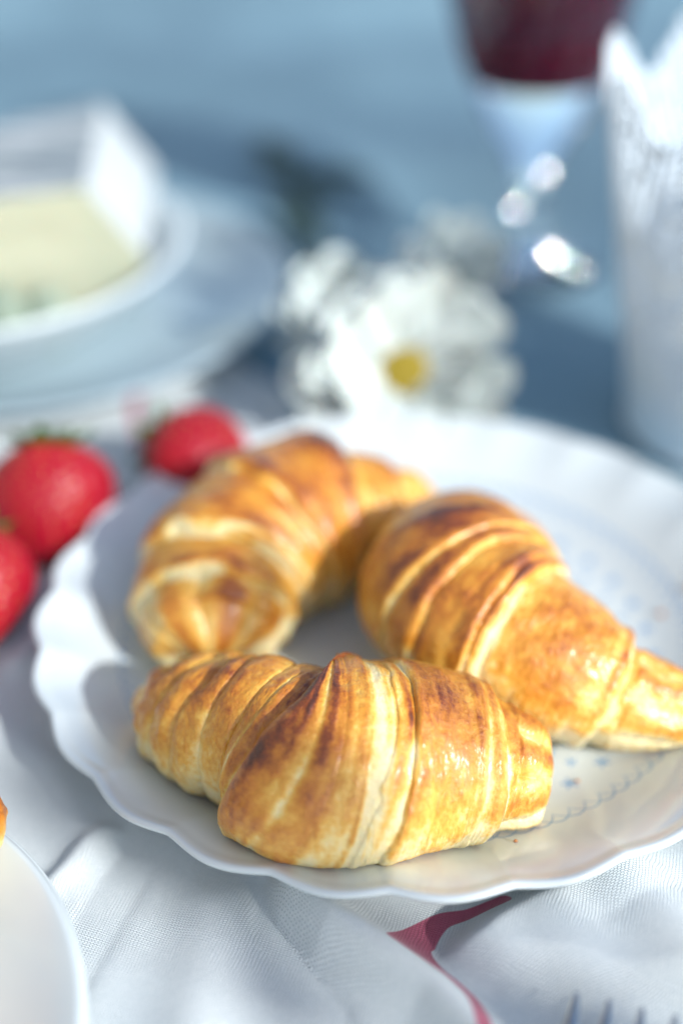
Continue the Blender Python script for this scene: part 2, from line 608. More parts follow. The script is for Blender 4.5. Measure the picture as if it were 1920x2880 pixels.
def round_plate(name, loc, Rr, h, well, foot, mat, label, wall=0.5, th=0.003):
    root = empty(name, loc)
    tag(root, label, 'plate')
    p = [(0.0, 0.005), (well * 0.6, 0.005), (well, 0.006), (well + (Rr - well) * wall, 0.006 + (h - 0.006) * 0.45), (Rr - 0.003, h - 0.0008), (Rr, h)]
    up = smooth_prof(p, 8)
    dn = [(Rr + 0.0012, h - 0.001), (Rr + 0.0006, h - th * 0.9)]
    dn += [(well + (Rr - well) * wall + 0.001, 0.006 + (h - 0.006) * 0.45 - th), (well, 0.006 - th), (foot + 0.002, 0.003)]
    prof = np.vstack([up, smooth_prof(dn, 6)])
    lathe('plate_body', prof[::-1], mat, root, 128)
    lathe('foot_ring', [(foot - 0.002, 0.004), (foot - 0.0015, 0.0006), (foot + 0.0015, 0.0006), (foot + 0.002, 0.004)], mat, root)
    return root


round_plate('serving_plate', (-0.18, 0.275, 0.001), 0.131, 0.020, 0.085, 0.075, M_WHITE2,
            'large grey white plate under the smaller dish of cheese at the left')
round_plate('cheese_dish', (-0.203, 0.258, 0.0065), 0.106, 0.045, 0.060, 0.045, M_WHITE,
            'small deep white dish with raised rim holding the wedge of cheese')
round_plate('side_plate', (-0.190, -0.175, 0.001), 0.1005, 0.020, 0.062, 0.055, M_WHITE,
            'plain white plate cut off at the lower left corner')


# ------------------------------------------------------------------ croissants
def croissant(name, ctrl, edges, grooves, blobs, label, ns=560, nv=380, seed=0, floor=None, zfix=True, bakeoff=0.0, knobs=(), ribs=(), bumps=(), stripes=(), parent_loc=(0, 0, 0)):
    P = smooth_prof(ctrl, 24)
    P[:, 3:] = np.maximum(P[:, 3:], 0.0004)
    L = np.concatenate([[0], np.cumsum(np.linalg.norm(np.diff(P[:, :3], axis=0), axis=1))]) * 1000
    tot = L[-1]
    s = np.linspace(0, tot, ns)
    Q = np.stack([np.interp(s, L, P[:, k]) for k in range(5)], -1)
    T = np.gradient(Q[:, :3], axis=0)
    # smooth tangents a little so the frames do not jitter
    for _ in range(6):
        T[1:-1] = (T[:-2] + 2 * T[1:-1] + T[2:]) / 4
    T /= np.linalg.norm(T, axis=1)[:, None]
    Sd = np.cross(T, np.array([0, 0, 1.0]))
    Sd /= np.linalg.norm(Sd, axis=1)[:, None]
    Up = np.cross(Sd, T)
    v = np.linspace(-PI / 2, 3 * PI / 2, nv, endpoint=False)
    S, Vv = np.meshgrid(s, v, indexing='ij')
    cv, sv = np.cos(Vv), np.sin(Vv)
    nz = lambda fs, fv, off: vnoise(np.stack([S * fs + off + seed * 7.7, cv * fv + 9 + off, sv * fv + 5], -1))
    fb = lambda fs, fv, off, o=4: fbm(np.stack([S * fs + off + seed * 7.7, cv * fv + 9 + off, sv * fv + 5], -1), o)
    off = np.zeros(S.shape)                      # radial offset, mm
    top = sstep(-0.35, 0.75, sv)
    mott = fb(0.75, 11.0, 31, 4)
    med = fb(0.20, 4.2, 35, 3)
    bake = 0.13 + 0.38 * top + 0.16 * fb(0.085, 1.5, 3, 3) + 0.15 * mott + 0.17 * med + bakeoff
    idx = np.zeros(S.shape, int)
    for k, (pos, dr, H, slant, v0, wv) in enumerate(edges):
        ek = pos * tot + slant * np.sin(Vv - v0) + wv * nz(0.0, 1.8, 21 + 5 * k) + wv * 0.25 * nz(0.0, 7, 41 + 5 * k)
        t = dr * (S - ek)
        w_ = 1.0 + 0.5 * H
        lip = np.where(t <= 0, -0.30 * H * np.exp(np.minimum(t, 0) / 1.1),
                       H * np.sqrt(np.clip(1 - (1 - np.clip(t / w_, 0, 1)) ** 2, 0, 1)) * (0.62 + 0.38 * np.exp(-np.maximum(t - w_, 0) / 4.0))
                       - 0.30 * H * np.exp(-np.maximum(t, 0) / 0.25))
        off += lip
        bake += 0.22 * top * np.exp(-((t - 2.8) / 2.0) ** 2) * (0.7 + 0.6 * nz(0.1, 3, 61 + k))
        wd_ = 1.0 + 0.7 * nz(0.03, 2.5, 77 + k)
        bake -= (0.34 + 0.08 * H) * np.exp(-((t + 0.3) / wd_) ** 2) * np.clip(0.65 + 0.9 * nz(0.05, 3, 71 + k), 0.1, 1.4)
        bake += 0.12 * np.exp(-np.maximum(-t, 0) / 1.2) * (t < -0.9)
        idx += (S > ek).astype(int)
    for (s0, s1, per, amp, wob) in grooves:
        mk = sstep(s0 * tot - 1.5, s0 * tot + 1.5, S) * (1 - sstep(s1 * tot - 1.5, s1 * tot + 1.5, S))
        gph = S * 2 * PI / per + wob * fb(0.08, 1.2, 11, 2) * 3
        gv = np.sin(gph)
        off += mk * amp * (np.abs(gv) ** 1.0 * np.sign(gv) * 0.5 - 0.5 * np.exp(-((gv + 1) / 0.25) ** 2)) * (0.6 + 0.4 * nz(0.05, 1.5, 83))
        bake += mk * 0.16 * (gv) * (0.5 + 0.5 * top)
    for (s0, s1, n_, amp, sl) in ribs:
        se = S - sl * np.sin(Vv - 0.3)
        x_ = (se - s0 * tot) / ((s1 - s0) * tot)
        x_ = x_ + 0.035 * nz(0.06, 1.3, 87)
        mk = sstep(-0.02, 0.04, x_) * (1 - sstep(0.96, 1.02, x_))
        ab = np.abs(np.sin(PI * n_ * x_))
        hgt = 0.7 + 0.5 * nz(0.12, 1.2, 89)
        off += mk * amp * (ab ** 0.42 - 0.7) * hgt
        bake += mk * (0.20 * ab ** 0.5 - 0.16) * (0.4 + 0.8 * top)
    for (s0, vc, rs, rv, amt) in bumps:
        dv = np.angle(np.exp(1j * (Vv - R(vc))))
        off += amt * np.exp(-((S - s0 * tot) / rs) ** 2 - (dv / R(rv)) ** 2)
        bake += 0.10 * np.exp(-((S - s0 * tot) / rs) ** 2 - (dv / R(rv)) ** 2)
    for (s0, s1, amp, fs, sl, relief) in stripes:
        se = S - sl * np.sin(Vv - 0.3) - s0 * tot
        ln = (s1 - s0) * tot
        mk = sstep(-1, 1.5, se) * (1 - sstep(ln - 1.5, ln + 1, se))
        pat_ = vnoise(np.stack([se * fs + 3, cv * 0.35 + seed, sv * 0.35], -1)) + 0.5 * vnoise(np.stack([se * fs * 2.3 + 3, cv * 0.6 + seed, sv * 0.6 + 4], -1))
        bake += mk * amp * pat_
        off += mk * relief * pat_
    for (s0, vc, rs, rv, amt) in blobs:
        dv = np.angle(np.exp(1j * (Vv - R(vc))))
        bake += amt * np.exp(-((S - s0 * tot) / rs) ** 2 - (dv / R(rv)) ** 2) * (0.8 + 0.5 * nz(0.3, 4, 91))
    for (s0, s1, n, amp, ph) in knobs:
        mk = sstep(s0 * tot - 1, s0 * tot + 1, S) * (1 - sstep(s1 * tot, s1 * tot + 3, S))
        kk = np.abs(np.sin(n * 0.5 * Vv + ph + 0.5 * nz(0.1, 1, 95)))
        off += mk * amp * (kk ** 0.5 - 0.6)
        bake += mk * (0.42 * (kk ** 2.5) - 0.26)
    # fine lamination streaks that run round the roll
    streak = fb(2.2, 1.0, 51, 3)
    lowband = 1 - sstep(-0.1, 0.8, sv)
    flk = fb(0.9, 5.0, 63, 3)
    off += 0.12 * np.where(flk > 0.08, 1.0, 0.0) * sstep(-0.4, 0.6, fb(0.15, 2.0, 67, 2)) + 0.16 * streak * (0.2 + 0.9 * lowband) + 1.2 * fb(0.10, 1.3, 13, 3) + 0.60 * med + 0.15 * fb(0.6, 6, 27, 3) - 0.35 * np.exp(-(mott / 0.06) ** 2) * 0.4
    bake += 0.13 * streak * np.clip(0.0 + 0.7 * lowband + 0.8 * vnoise(np.stack([S * 0.07 + seed, cv, sv], -1)), 0.1, 1.3)
    endf = np.minimum(S, tot - S)
    damp = sstep(0, 4, endf)
    rw = Q[:, 3][:, None] + off * 0.001 * damp
    rh = Q[:, 4][:, None] + off * 0.001 * damp
    sq = 1.0 - 0.10 * np.clip(-sv, 0, 1)
    pos = Q[:, None, :3] + Sd[:, None, :] * (rw * cv * sq)[..., None] + Up[:, None, :] * (rh * sv)[..., None]
    if floor is not None:
        fz = floor(pos[..., 0], pos[..., 1]) + 0.0003
        low = pos[..., 2] - fz
        k = 0.0016
        soft = np.where(low > 3 * k, low, k * np.log1p(np.exp(np.clip(low / k, -30, 30))))
        soft = np.where(low < -0.5, 0, soft)
        # relax into a flat base with a baked brown foot
        bake += 0.30 * np.exp(-soft / 0.0012) * (1 + 0.6 * nz(0.3, 4, 15))
        pos[..., 2] = fz + soft
    bake = np.clip(bake, 0.0, 1.0)
    root = empty(name, tuple(Q[ns // 2, :3] * np.array([1, 1, 0]) + np.array([0, 0, 0.004])))
    tag(root, label, 'croissant', 'croissants')
    base = np.array(root.location)
    Vall = (pos - base).reshape(-1, 3)
    # end caps
    F = grid_faces(ns, nv, wrap_v=True)[:, ::-1]
    fi = idx.ravel()[F[:, 3]]
    n_e = len(edges)
    for b in range(n_e + 1):
        Fb = F[fi == b]
        if len(Fb) < 30: continue
        used = np.unique(Fb)
        rm = np.full(len(Vall), -1)
        rm[used] = np.arange(len(used))
        part = np_mesh('dough_layer', Vall[used], rm[Fb], M_CRUST, root, attr={'bake': bake.ravel()[used]})
    return root


def main_floor(x, y):
    return plate_z(np.hypot(x, y))


# front croissant: ribbed left tail, full belly to the camera, rolled knob at the right
croissant('croissant', [
    (-0.0765, -0.0420, 0.0205, 0.002, 0.002),
    (-0.0755, -0.0440, 0.0210, 0.0110, 0.0110),
    (-0.0720, -0.0515, 0.0225, 0.0150, 0.0140),
    (-0.0650, -0.0600, 0.0255, 0.0185, 0.0170),
    (-0.0560, -0.0680, 0.0278, 0.0192, 0.0195),
    (-0.0450, -0.0745, 0.0300, 0.0200, 0.0218),
    (-0.0310, -0.0845, 0.0300, 0.0280, 0.0222),
    (-0.0190, -0.0855, 0.0300, 0.0262, 0.0230),
    (-0.0050, -0.0825, 0.0283, 0.0220, 0.0216),
    (0.0070, -0.0810, 0.0260, 0.0195, 0.0186),
    (0.0160, -0.0805, 0.0235, 0.0170, 0.0158),
    (0.0230, -0.0800, 0.0210, 0.0130, 0.0128),
    (0.0305, -0.0800, 0.0185, 0.0105, 0.0112),
    (0.0360, -0.0800, 0.0175, 0.0065, 0.0078),
    (0.0385, -0.0800, 0.0170, 0.0010, 0.001)],
    [(0.09, 1, 1.4, 1.0, 0.4, 1.0), (0.375, 1, 0.9, 4.5, 0.3, 1.2), (0.412, 1, 5.0, 5.5, 0.3, 1.2), (0.575, 1, 0.7, 6.0, 0.5, 2.6), (0.608, 1, 1.6, 6.0, 0.5, 2.0), (0.80, -1, 0.8, -1.5, 0.3, 1.2), (0.845, -1, 3.0, -2.0, 0.3, 0.9)],
    [],
    [(0.465, 82, 4.5, 28, 0.42), (0.445, 46, 3.2, 24, 0.32), (0.455, 5, 4, 26, 0.20), (0.50, 55, 2.5, 24, 0.16), (0.72, 80, 9, 26, 0.20), (0.66, 5, 6, 30, 0.08), (0.575, 20, 4, 70, -0.16), (0.80, 20, 4, 70, -0.22), (0.27, 70, 13, 34, 0.16), (0.15, -10, 14, 30, -0.10), (0.47, 0, 6, 24, 0.14), (0.60, 95, 3, 12, -0.3)],
    'front croissant in sharp focus with dark glossy ridge and rolled end at its right', ns=700, nv=430, seed=1, floor=main_floor,
    knobs=[(0.865, 0.985, 8, 3.2, 0.4), (0.0, 0.10, 8, 1.9, 0.1)], ribs=[(0.09, 0.405, 5, 3.3, 3.5), (0.475, 0.57, 3, 0.9, 5.0)],
    bumps=[(0.51, 94, 6, 20, 0.6), (0.60, 96, 5, 18, 1.8), (0.68, 88, 5, 18, 1.2)],
    stripes=[(0.455, 0.605, 0.52, 0.45, 5.0, 0.45), (0.76, 0.845, 0.14, 0.6, -2.0, 0.15)])

# right croissant
croissant('croissant', [
    (0.0480, 0.0340, 0.0170, 0.0020, 0.0020),
    (0.0420, 0.0310, 0.0200, 0.0090, 0.0090),
    (0.0300, 0.0230, 0.0250, 0.0150, 0.0155),
    (0.0200, 0.0080, 0.0300, 0.0230, 0.0230),
    (0.0175, -0.0070, 0.0320, 0.0270, 0.0255),
    (0.0240, -0.0220, 0.0320, 0.0270, 0.0250),
    (0.0360, -0.0340, 0.0300, 0.0235, 0.0225),
    (0.0490, -0.0430, 0.0275, 0.0205, 0.0200),
    (0.0610, -0.0480, 0.0235, 0.0160, 0.0160),
    (0.0720, -0.0510, 0.0205, 0.0135, 0.0135),
    (0.0840, -0.0530, 0.0180, 0.0105, 0.0110),
    (0.0950, -0.0540, 0.0160, 0.0075, 0.0080),
    (0.1010, -0.0550, 0.0150, 0.0010, 0.0010)],
    [(0.18, 1, 1.5, 1.0, 0.3, 0.8), (0.33, 1, 1.2, 1.0, 0.3, 0.8), (0.415, -1, 1.2, -1.0, 0.5, 1.6), (0.455, -1, 1.5, -1.0, 0.5, 1.6), (0.525, -1, 1.3, -2.0, 0.5, 1.2), (0.550, -1, 2.2, -2.0, 0.5, 1.4), (0.745, -1, 2.8, 1.0, 0.3, 1.2)],
    [],
    [(0.36, 80, 10, 55, 0.26), (0.40, 0, 8, 40, 0.16), (0.53, 90, 5, 30, 0.12), (0.64, 80, 8, 32, 0.10), (0.545, 30, 3.5, 80, -0.40), (0.65, 30, 7, 30, 0.10), (0.72, 30, 4, 60, -0.25), (0.85, 30, 10, 80, -0.10)],
    'right hand croissant with dark brown back and pale cut layers, its end leaving the frame', ns=600, nv=360, seed=2, floor=main_floor,
    knobs=[(0.77, 0.98, 7, 1.9, 0.9)], ribs=[(0.10, 0.33, 3, 1.0, 0)], stripes=[(0.455, 0.545, 0.22, 0.4, -1.5, 0.5), (0.66, 0.745, 0.16, 0.5, 1.0, 0.2)], bumps=[(0.36, 80, 5, 25, 1.5), (0.50, 95, 3, 20, 1.5)])

# left back croissant
croissant('croissant', [
    (-0.0660, -0.0215, 0.0184, 0.0018, 0.0016),
    (-0.0660, -0.0200, 0.0198, 0.0117, 0.0105),
    (-0.0665, -0.0140, 0.0207, 0.0176, 0.0150),
    (-0.0665, -0.0030, 0.0235, 0.0199, 0.0171),
    (-0.0645, 0.0100, 0.0258, 0.0212, 0.0187),
    (-0.0580, 0.0240, 0.0276, 0.0221, 0.0200),
    (-0.0470, 0.0360, 0.0285, 0.0226, 0.0205),
    (-0.0330, 0.0450, 0.0276, 0.0212, 0.0192),
    (-0.0190, 0.0510, 0.0244, 0.0172, 0.0158),
    (-0.0060, 0.0570, 0.0212, 0.0131, 0.0121),
    (0.0060, 0.0630, 0.0179, 0.0095, 0.0087),
    (0.0140, 0.0660, 0.0161, 0.0014, 0.0013)],
    [(0.12, 1, 3.4, 1.5, 0.3, 2.0), (0.255, 1, 3.4, -4.0, 0.3, 2.6), (0.285, 1, 1.2, -4.0, 0.3, 2.6), (0.46, 1, 3.0, -5.0, 0.3, 3.0), (0.63, -1, 3.6, 4.0, 0.3, 2.6), (0.655, -1, 1.2, 4.0, 0.3, 2.4), (0.81, -1, 3.4, 1, 0.3, 1.4)],
    [],
    [(0.45, 80, 8, 40, 0.20), (0.61, 95, 5, 30, 0.40), (0.07, 60, 5, 60, 0.2), (0.28, 75, 4, 26, 0.34), (0.24, 60, 6, 60, -0.25), (0.90, 60, 10, 80, -0.20), (0.6, -10, 14, 25, 0.2)],
    'blurred croissant at the back left of the plate, its knobbly end towards the front', ns=420, nv=280, seed=3, floor=main_floor,
    knobs=[(0.0, 0.13, 7, 3.2, 0.3)], ribs=[(0.30, 0.46, 2, 1.6, -4), (0.70, 0.80, 2, 1.2, 1)],
    bumps=[(0.60, 92, 5, 26, 3.4), (0.36, 75, 6, 24, 2.2), (0.52, 40, 5, 24, 2.0), (0.20, 70, 5, 26, 1.8), (0.42, 20, 5, 22, 1.6), (0.90, 80, 4, 30, 1.6)])

# croissant on the side plate, only its crust reaches into the frame
croissant('croissant', [
    (-0.2240, -0.1680, 0.0220, 0.0020, 0.0020),
    (-0.2140, -0.1580, 0.0240, 0.0120, 0.0120),
    (-0.1940, -0.1430, 0.0300, 0.0200, 0.0190),
    (-0.1720, -0.1330, 0.0340, 0.0230, 0.0220),
    (-0.1490, -0.1210, 0.0300, 0.0180, 0.0170),
    (-0.1340, -0.1110, 0.0320, 0.0125, 0.0125),
    (-0.1235, -0.1040, 0.0310, 0.0085, 0.0090),
    (-0.1185, -0.1010, 0.0300, 0.0010, 0.0010)],
    [(0.25, 1, 1.5, 1, 0.3, 1.0), (0.45, 1, 1.5, 1, 0.3, 1.0), (0.65, -1, 1.5, 1, 0.3, 1.0), (0.82, -1, 1.5, 1, 0.3, 1.0)],
    [], [], 'tip of a brown croissant on the side plate at the lower left edge', ns=220, nv=140, seed=5, bakeoff=0.15,
    floor=lambda x, y: 0.007 + 0 * x)

# crumbs on the plate
for (cx, cy, rad, lab) in [(0.0905, 0.0105, 0.0011, 'tiny brown crumb on the plate to the right of the croissants'),
                           (0.1020, 0.0180, 0.0012, 'tiny brown crumb on the plate at the right edge of the photo'),
                           (-0.0020, -0.1050, 0.0009, 'brown pastry flake on the plate against the underside of the front croissant'),
                           (0.0035, -0.1035, 0.0007, 'smallest pastry crumb on the plate in front of the front croissant'),
                           (0.0490, -0.0700, 0.0006, 'dark speck of crust between the front and right croissants'),
                           (0.0260, -0.1010, 0.0006, 'pale speck of crust in front of the rolled end of the front croissant')]:
    n = 14
    th = np.linspace(0, 2 * PI, n, endpoint=False)
    ph = np.linspace(0.05, PI - 0.05, 9)
    A, B = np.meshgrid(th, ph, indexing='ij')
    k = rad * (1 + 0.3 * vnoise(np.stack([np.cos(A) * 2 + cx * 900, np.sin(A) * 2, B * 1.5], -1)))
    V = np.stack([k * np.sin(B) * np.cos(A), k * np.sin(B) * np.sin(A) * 0.8, k * np.cos(B) * 0.8 + rad * 0.7], -1)
    o = np_mesh('crumb', V.reshape(-1, 3), grid_faces(n, 9, wrap_u=True), M_CRUST, attr={'bake': np.full(n * 9, 0.75)})
    o.location = (cx, cy, float(main_floor(np.array(cx), np.array(cy))))
    tag(o, lab, 'crumb', 'crumbs on the plate')


# ------------------------------------------------------------------ strawberries
def strawberry(loc, size, tipdir, label, seeds=True, lobe=0.0, calyx=True, length=1.15):
    root = empty('strawberry', loc)
    tag(root, label, 'strawberry', 'strawberries')
    z = Vector(tipdir).normalized()
    ref = Vector((0, 0, 1)) if abs(z.z) < 0.95 else Vector((0, 1, 0))
    x = ref.cross(z).normalized()
    y = z.cross(x)
    Rm = np.array([x, y, z]).T
    prof = smooth_prof([(0.0, -0.62), (0.30, -0.74), (0.66, -0.66), (0.92, -0.38), (1.0, -0.02), (0.90, 0.36), (0.66, 0.72), (0.36, 0.98), (0.14, 1.09), (0.0, 1.12)], 12)
    prof[:, 0] = np.maximum(prof[:, 0], 0.001)
    seg = 150
    th = np.linspace(0, 2 * PI, seg, endpoint=False)
    A, Rr = np.meshgrid(th, prof[:, 0], indexing='ij')
    _, Zz = np.meshgrid(th, prof[:, 1], indexing='ij')
    Rr = Rr * (1 + 0.05 * np.cos(2 * A + 0.5) + 0.05 * vnoise(np.stack([np.cos(A) * 1.3 + size * 999, np.sin(A) * 1.3, Zz * 1.5], -1)) + lobe * np.cos(A) * (Zz < 0.3) * (0.3 - Zz))
    P = np.stack([Rr * np.cos(A), Rr * np.sin(A), Zz * length / 1.0], -1) * size
    # seed sites
    sites = []
    rows = 13
    for i in range(rows):
        zz = -0.55 + i * 1.55 / (rows - 1)
        rr = np.interp(zz, prof[8:, 1], prof[8:, 0])
        n = max(3, int(rr * 17))
        for j in range(n):
            a = 2 * PI * (j + 0.5 * (i % 2)) / n + random.uniform(-0.06, 0.06)
            sites.append((rr * math.cos(a), rr * math.sin(a), zz * length))
    sites = np.array(sites) * size
    # dimple the flesh at each seed
    nrm = P / np.linalg.norm(P, axis=-1, keepdims=True)
    dmin = np.full(P.shape[:2], 9.0)
    for s_ in sites:
        dmin = np.minimum(dmin, np.linalg.norm(P - s_ * 1.0, axis=-1))
    P = P - nrm * (0.0010 * np.exp(-(dmin / 0.0012) ** 2))[..., None] + nrm * 0.0003
    ripe = 0.50 + 0.4 * sstep(-0.65, -0.3, Zz) + 0.12 * vnoise(np.stack([np.cos(A) * 2, np.sin(A) * 2, Zz * 2], -1)) - 0.12 * np.exp(-(dmin / 0.0009) ** 2)
    W = P.reshape(-1, 3) @ Rm.T
    np_mesh('flesh', W, grid_faces(seg, len(prof), wrap_u=True)[:, ::-1], M_BERRY, root, attr={'ripe': ripe.ravel()})
    if seeds:
        sv_, sf = [], []
        for s_ in sites:
            k = s_ / np.linalg.norm(s_)
            c0 = s_ * 0.992 - k * 0.0001
            zt = np.array([0, 0, 1.0]) - k * k[2]
            zt /= np.linalg.norm(zt)
            xt = np.cross(zt, k)
            b0 = len(sv_)
            for q_ in range(6):
                a = q_ * PI / 3
                sv_.append(c0 + xt * 0.00035 * math.cos(a) + zt * 0.00065 * math.sin(a))
            sv_.append(c0 + k * 0.0003)
            for q_ in range(6):
                sf.append([b0 + q_, b0 + (q_ + 1) % 6, b0 + 6, -1])
        W = np.array(sv_) @ Rm.T
        o = np_mesh('seeds', W, np.array(sf), M_SEED, root)
        o['kind'] = 'stuff'
    if calyx:
        for i in range(8):
            a = 2 * PI * i / 8 + random.uniform(-0.2, 0.2)
            nl, nw = 9, 5
            t = np.linspace(0, 1, nl)
            wv_ = np.linspace(-1, 1, nw)
            Tt, Ww = np.meshgrid(t, wv_, indexing='ij')
            rr = 0.08 + 0.72 * Tt
            lift = -0.74 - 0.06 + random.uniform(0.12, 0.34) * -1 * Tt ** 1.3 + 0.12 * np.abs(Ww) * 0.2
            wd = 0.20 * np.sin(PI * np.clip(Tt * 0.88 + 0.12, 0, 1)) * Ww
            px = rr * math.cos(a) - wd * math.sin(a)
            py = rr * math.sin(a) + wd * math.cos(a)
            V = np.stack([px, py, lift * 1.02], -1).reshape(-1, 3) * size
            lf = np_mesh('calyx_leaf', V @ Rm.T, grid_faces(nl, nw), M_LEAF, root)
            so_ = lf.modifiers.new('thick', 'SOLIDIFY')
            so_.thickness = 0.0004
        st = np.array([[0, 0, -0.70], [0.05, 0.02, -0.95], [0.15, 0.05, -1.15]]) * size
        rings = []
        for c_ in st:
            rings.append(np.stack([c_[0] + 0.0011 * np.cos(np.arange(8) * PI / 4), c_[1] + 0.0011 * np.sin(np.arange(8) * PI / 4), np.full(8, c_[2])], -1))
        V = np.stack(rings, 0).reshape(-1, 3)
        np_mesh('stalk', V @ Rm.T, grid_faces(3, 8, wrap_v=True), M_STEM, root)
    return root


strawberry((-0.1350, 0.0700, 0.0250), 0.0232, (0.02, -0.62, -0.62), 'large heart shaped strawberry on the towel, left of the back croissant', lobe=0.10, length=1.08)
strawberry((-0.0810, 0.1040, 0.0210), 0.0210, (0.80, -0.50, -0.05), 'smaller crimson strawberry lying on its side behind the back left croissant', lobe=0.0, length=1.05)
strawberry((-0.1540, 0.0190, 0.0225), 0.0205, (0.15, -0.80, -0.45), 'seedy red strawberry cut off by the left edge of the photo', length=1.15)


# ------------------------------------------------------------------ flowers
def flower(loc, normal, rad, npet, label, rings, stem=None, seed=0, disc=0.26, curl=0.25):
    rnd = random.Random(seed)
    root = empty('white_flower', loc)
    tag(root, label, 'flower', 'white daisies lying on the table')
    z = Vector(normal).normalized()
    x = Vector((0, 0, 1)).cross(z).normalized()
    y = z.cross(x)
    Mx = Matrix((x, y, z)).transposed().to_4x4()
    nl, nw = 12, 7
    t = np.linspace(0, 1, nl)
    wv_ = np.linspace(-1, 1, nw)
    T_, W_ = np.meshgrid(t, wv_, indexing='ij')
    base_me = []
    for variant in range(3):
        wd = 0.235 * np.power(np.sin(PI * np.clip(0.12 + 0.76 * T_, 0, 1)), 0.5) * (0.45 + 0.60 * T_) * W_
        zz = 0.10 * T_ + (curl + 0.12 * variant) * T_ ** 2 * (0.6 - 0.5 * variant) - 0.06 * (1 - W_ ** 2) * np.sin(PI * T_)
        V = np.stack([0.12 + 0.88 * T_ - 0.05 * W_ ** 2 * T_, wd, zz], -1).reshape(-1, 3) * rad
        o = np_mesh('petal', V, grid_faces(nl, nw), M_PETAL, root)
        base_me.append(o)
    k = 0
    for ri, (n, tilt, sc_) in enumerate(rings):
        for i in range(n):
            if k < 3:
                o = base_me[k]
            else:
                o = base_me[rnd.randrange(3)].copy()
                C.objects.link(o)
                o.parent = root
            a = 2 * PI * (i + 0.5 * (ri % 2)) / n + rnd.uniform(-0.12, 0.12)
            mt = Mx @ Matrix.Rotation(a, 4, 'Z') @ Matrix.Rotation(-tilt + rnd.uniform(-0.14, 0.14), 4, 'Y') @ Matrix.Rotation(rnd.uniform(-0.25, 0.25), 4, 'X') @ Matrix.Scale(sc_ * rnd.uniform(0.9, 1.08), 4)
            o.matrix_local = mt
            k += 1
    dr = rad * disc
    pr = [(0.0005, dr * 0.55), (dr * 0.45, dr * 0.52), (dr * 0.8, dr * 0.36), (dr, dr * 0.05), (dr * 0.9, -dr * 0.3), (0.0005, -dr * 0.4)]
    o = lathe('flower_centre', smooth_prof(pr, 6)[::-1], M_DISC, root, 40)
    o.matrix_local = Mx
    if stem:
        pts = smooth_prof([np.array(p) - np.array(loc) for p in stem], 10)
        rings_ = []
        for i, p in enumerate(pts):
            tdir = pts[min(i + 1, len(pts) - 1)] - pts[max(i - 1, 0)]
            tdir /= np.linalg.norm(tdir)
            aa = np.cross(tdir, [0, 0, 1.0])
            aa /= np.linalg.norm(aa)
            bb = np.cross(aa, tdir)
            rings_.append([p + 0.0028 * (aa * math.cos(q_) + bb * math.sin(q_)) for q_ in np.arange(8) * PI / 4])
        V = np.array(rings_).reshape(-1, 3)
        np_mesh('stem', V, grid_faces(len(pts), 8, wrap_v=True), M_STEM, root)
    return root


def leaf(root, p, dirv, ln, wd, up=0.3):
    dirv = np.array(dirv, float)
    dirv /= np.linalg.norm(dirv)
    sd_ = np.cross(dirv, [0, 0, 1.0])
    sd_ /= np.linalg.norm(sd_)
    nl, nw = 14, 7
    T_, W_ = np.meshgrid(np.linspace(0, 1, nl), np.linspace(-1, 1, nw), indexing='ij')
    prof = np.sin(PI * T_ ** 0.8) * (1 + 0.25 * np.sin(T_ * 22)) * wd
    V = np.array(p)[None, None] - np.array(root.location)[None, None] + dirv * (T_ * ln)[..., None] + sd_ * (prof * W_)[..., None] + np.array([0, 0, 1.0]) * (up * ln * np.sin(T_ * PI * 0.8) + 0.004 * np.abs(W_))[..., None]
    o = np_mesh('leaf', V.reshape(-1, 3), grid_faces(nl, nw), M_STEM, root)
    so_ = o.modifiers.new('thick', 'SOLIDIFY')
    so_.thickness = 0.0005


f1 = flower((0.006, 0.154, 0.030), (-0.10, -0.80, 0.60), 0.048, 40, 'large white daisy with yellow centre facing the camera behind the plate',
            [(15, 0.05, 1.0), (13, 0.25, 0.95), (12, 0.50, 0.82)], seed=3, disc=0.31)
f2 = flower((-0.020, 0.196, 0.034), (-0.25, -0.60, 0.75), 0.033, 30, 'white flower head at the upper left of the large daisy',
            [(13, 0.35, 1.0), (11, 0.7, 0.9), (8, 1.0, 0.75)], seed=5, disc=0.16,
            stem=[(-0.018, 0.210, 0.024), (-0.026, 0.262, 0.012), (-0.029, 0.320, 0.008), (-0.032, 0.37, 0.008), (-0.045, 0.43, 0.012)])
leaf(f2, (-0.044, 0.420, 0.010), (-0.35, 1, 0), 0.080, 0.010, 0.10)
leaf(f2, (-0.050, 0.422, 0.010), (1.0, 0.12, 0), 0.050, 0.013, 0.10)
leaf(f2, (-0.032, 0.345, 0.006), (-0.5, 1, 0), 0.06, 0.010, 0.1)
f3 = flower((0.034, 0.250, 0.034), (0.15, -0.6, 0.8), 0.030, 26, 'small pale flower head behind the daisy, beside the base of the wine glass',
            [(12, 0.4, 1.0), (10, 0.8, 0.9)], seed=9, disc=0.14)

# ------------------------------------------------------------------ cheese wedge
root = empty('cheese_wedge', (-0.20, 0.262, 0.013))
tag(root, 'wedge of soft white rind cheese with creamy yellow cut side in the small dish', 'cheese')
bz = 0.0135


